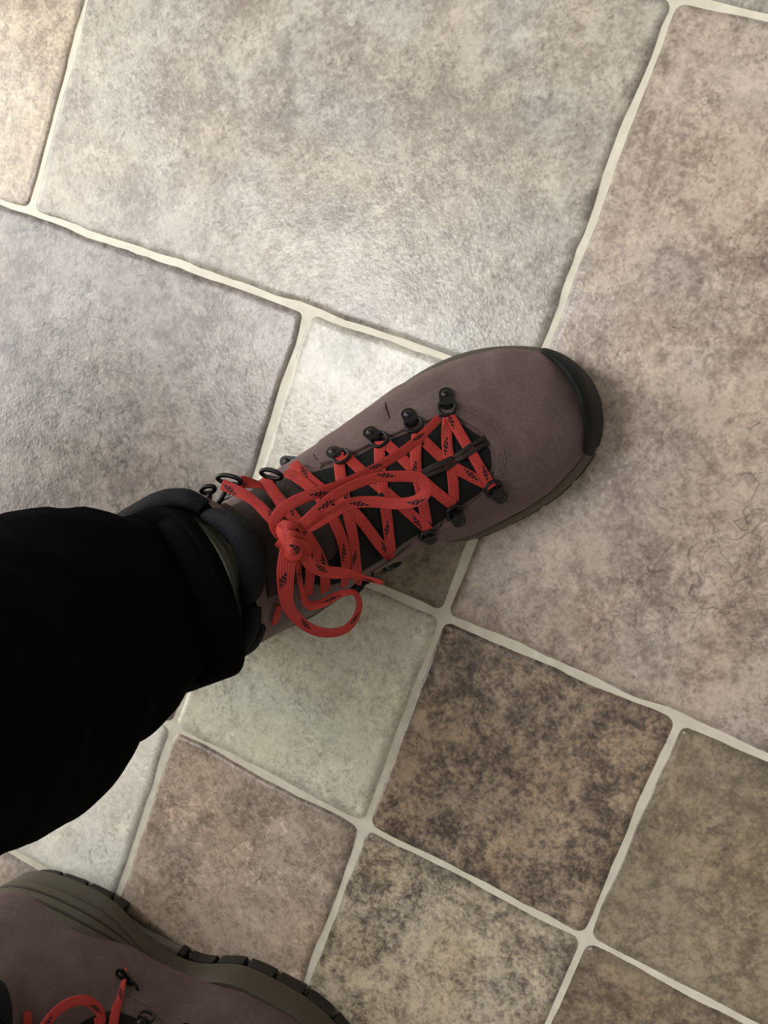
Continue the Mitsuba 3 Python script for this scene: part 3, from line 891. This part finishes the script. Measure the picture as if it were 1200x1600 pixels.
def leg_rings(pairs, z, extra):
    rings = []
    q = np.linspace(0, 2 * math.pi, 96, endpoint=False)
    for k, ((a, b), zz) in enumerate(zip(pairs, z)):
        A, B = at(*a, zz), at(*b, zz)
        c_, hv = (A + B) / 2, (A - B) / 2
        pv = np.array([-hv[1], hv[0], 0]) * 0.92
        fv = at(*FRONT[k]) - c_ if k in FRONT else -pv * (0.85 if k == 2 else 1)
        pv = to_world(BACK[k]) - c_ if k in BACK else pv
        sq = np.sin(q)[:, None]
        rings.append(c_ + np.cos(q)[:, None] * hv + np.where(sq > 0, sq * pv, -sq * fv))
    for c_, r in extra:
        hv = np.array([math.cos(math.radians(112)), math.sin(math.radians(112)), 0]) * r
        pv = np.array([-hv[1], hv[0], 0])
        rings.append(np.array(c_) + np.cos(q)[:, None] * hv + np.sin(q)[:, None] * pv)
    return np.array(rings)


PAIRS = [((262, 797), (364, 1058)), ((235, 795), (325, 1072)), ((195, 808), (262, 1092)), ((150, 822), (234, 1128)), ((110, 806), (195, 1160)), ((55, 798), (136, 1192)), ((0, 805), (104, 1250)), ((-60, 830), (-4, 1326))]
ZS = (.140, .148, .158, .168, .180, .195, .205, .230)
rings = leg_rings(PAIRS, ZS, [((-.004, -.060, .28), .076), ((-.008, -.064, .36), .080), ((-.014, -.070, .44), .083)])
s_ = np.r_[0, np.cumsum(np.linalg.norm(np.diff(rings.mean(1), axis=0), axis=1))]
rr = PchipInterpolator(s_, rings.reshape(len(rings), -1))(np.linspace(0, s_[-1], 90)).reshape(90, 96, 3)
lo = rr[0].copy()
inn = [rr[0].mean(0) + (rr[0] - rr[0].mean(0)) * k_ + [0, 0, dz] for k_, dz in ((.84, .014), (.92, .010), (.965, .002), (.98, -.0012))]
rr = np.concatenate([np.array(inn), rr])
v = rr.reshape(-1, 3)
cen = np.repeat(rr.mean(1), 96, 0)
d_ = v - cen
d_ /= np.linalg.norm(d_, axis=1, keepdims=True)
fold = (meshkit.fbm(v * [22, 22, 46], 3, 4) - 0.5) * 0.010 + (meshkit.fbm(v * 14, 2, 8) - .5) * 0.006
amp = np.clip(np.linspace(0, 95 / 12, len(rr)) , .25, 1).repeat(96)
v = v + d_ * (fold * amp)[:, None]
shin_mesh = loft(v.reshape(rr.shape))
# thighs run back from the knees, out of the frame, and meet at the hips
LKNEE, RKNEE = np.array([-.018, -.070, .47]), np.array([.09, -.335, .47])
LHIP, RHIP = np.array([-.46, -.01, .52]), np.array([-.48, -.285, .50])


def limb(a, b, ra, rb, n=24, sides=48):
    p_ = a + (b - a) * np.linspace(0, 1, n)[:, None]
    m_ = tube(p_, np.linspace(ra, rb, n), sides)
    return m_
import manifold3d as m3


def man(mesh):
    m_ = m3.Manifold(m3.Mesh(np.asarray(mesh.vertices, np.float32), np.asarray(mesh.faces, np.uint32)))
    if m_.volume() < 0:
        m_ = m3.Manifold(m3.Mesh(np.asarray(mesh.vertices, np.float32), np.asarray(mesh.faces[:, ::-1], np.uint32)))
    return m_


def chain(joints):
    """Hull of the spheres at neighbouring joints, all bones united: joints are (point, radius)."""
    bits = []
    for (a, ra), (b, rb) in zip(joints[:-1], joints[1:]):
        bits.append(m3.Manifold.batch_hull([m3.Manifold.sphere(ra, 32).translate(list(map(float, a))), m3.Manifold.sphere(rb, 32).translate(list(map(float, b)))]))
    return m3.Manifold.batch_boolean(bits, m3.OpType.Add)


def out_of(m_):
    q = m_.to_mesh()
    return trimesh.Trimesh(np.array(q.vert_properties[:, :3]), np.array(q.tri_verts), process=True)


LA, RA = to_world([.066, .000, .10]), to_world([.062, -.002, .10], RIGHT_BOOT)
LF, RF = to_world([.19, -.002, .056], LEFT), to_world([.19, .0, .056], RIGHT_BOOT)
LH, RH = to_world([.048, -.002, .056]), to_world([.048, -.002, .056], RIGHT_BOOT)
WAIST = (LHIP + RHIP) / 2 + [-.04, 0, .06]
skin = [chain([(LF, .024), (LH, .028), (LA, .033), (np.array([.036, -.018, .158]), .035), (np.array([.010, -.046, .205]), .042), (np.array([0, -.066, .28]), .05), (LKNEE, .055), (LHIP, .08), (WAIST, .09)]),
        chain([(RF, .024), (RH, .028), (RA, .036), ((RA + RKNEE) / 2, .050), (RKNEE, .055), (RHIP, .08), (WAIST, .09)])]
body = m3.Manifold.batch_boolean(skin, m3.OpType.Add)
scene['person'] = mikit.ply(out_of(body), 'skin', smooth=True)
tag('person', 'person in black trousers of whom only one lower leg is in view', 'person')
# trousers: the near leg hangs in folds over the boot, the rest is out of the frame
near = loft(v.reshape(rr.shape), cap=(True, True))
cloth = [man(near), chain([(rr[-1].mean(0) - [0, 0, .01], .083), (LKNEE, .076), (LHIP, .090), (WAIST, .13)]),
         chain([(RA + [0, 0, .05], .055), ((RA + RKNEE) / 2, .075), (RKNEE, .105), (RHIP, .110), (WAIST, .13)])]
put('trousers', out_of(m3.Manifold.batch_boolean(cloth, m3.OpType.Add)), 'black_cloth', 'person', smooth=50, label='black trouser leg bunched over the boot')
SA = to_world([.067, -.002, .10])
sock = tube(np.array([to_world([.068, -.003, z]) for z in np.linspace(.06, .152, 40)]), 0.0415 + 0.0006 * np.sin(np.arange(40) * 2.0), 96)
put('sock', sock, 'sock_knit', 'person', smooth=True, label='grey sock showing between trouser hem and boot')
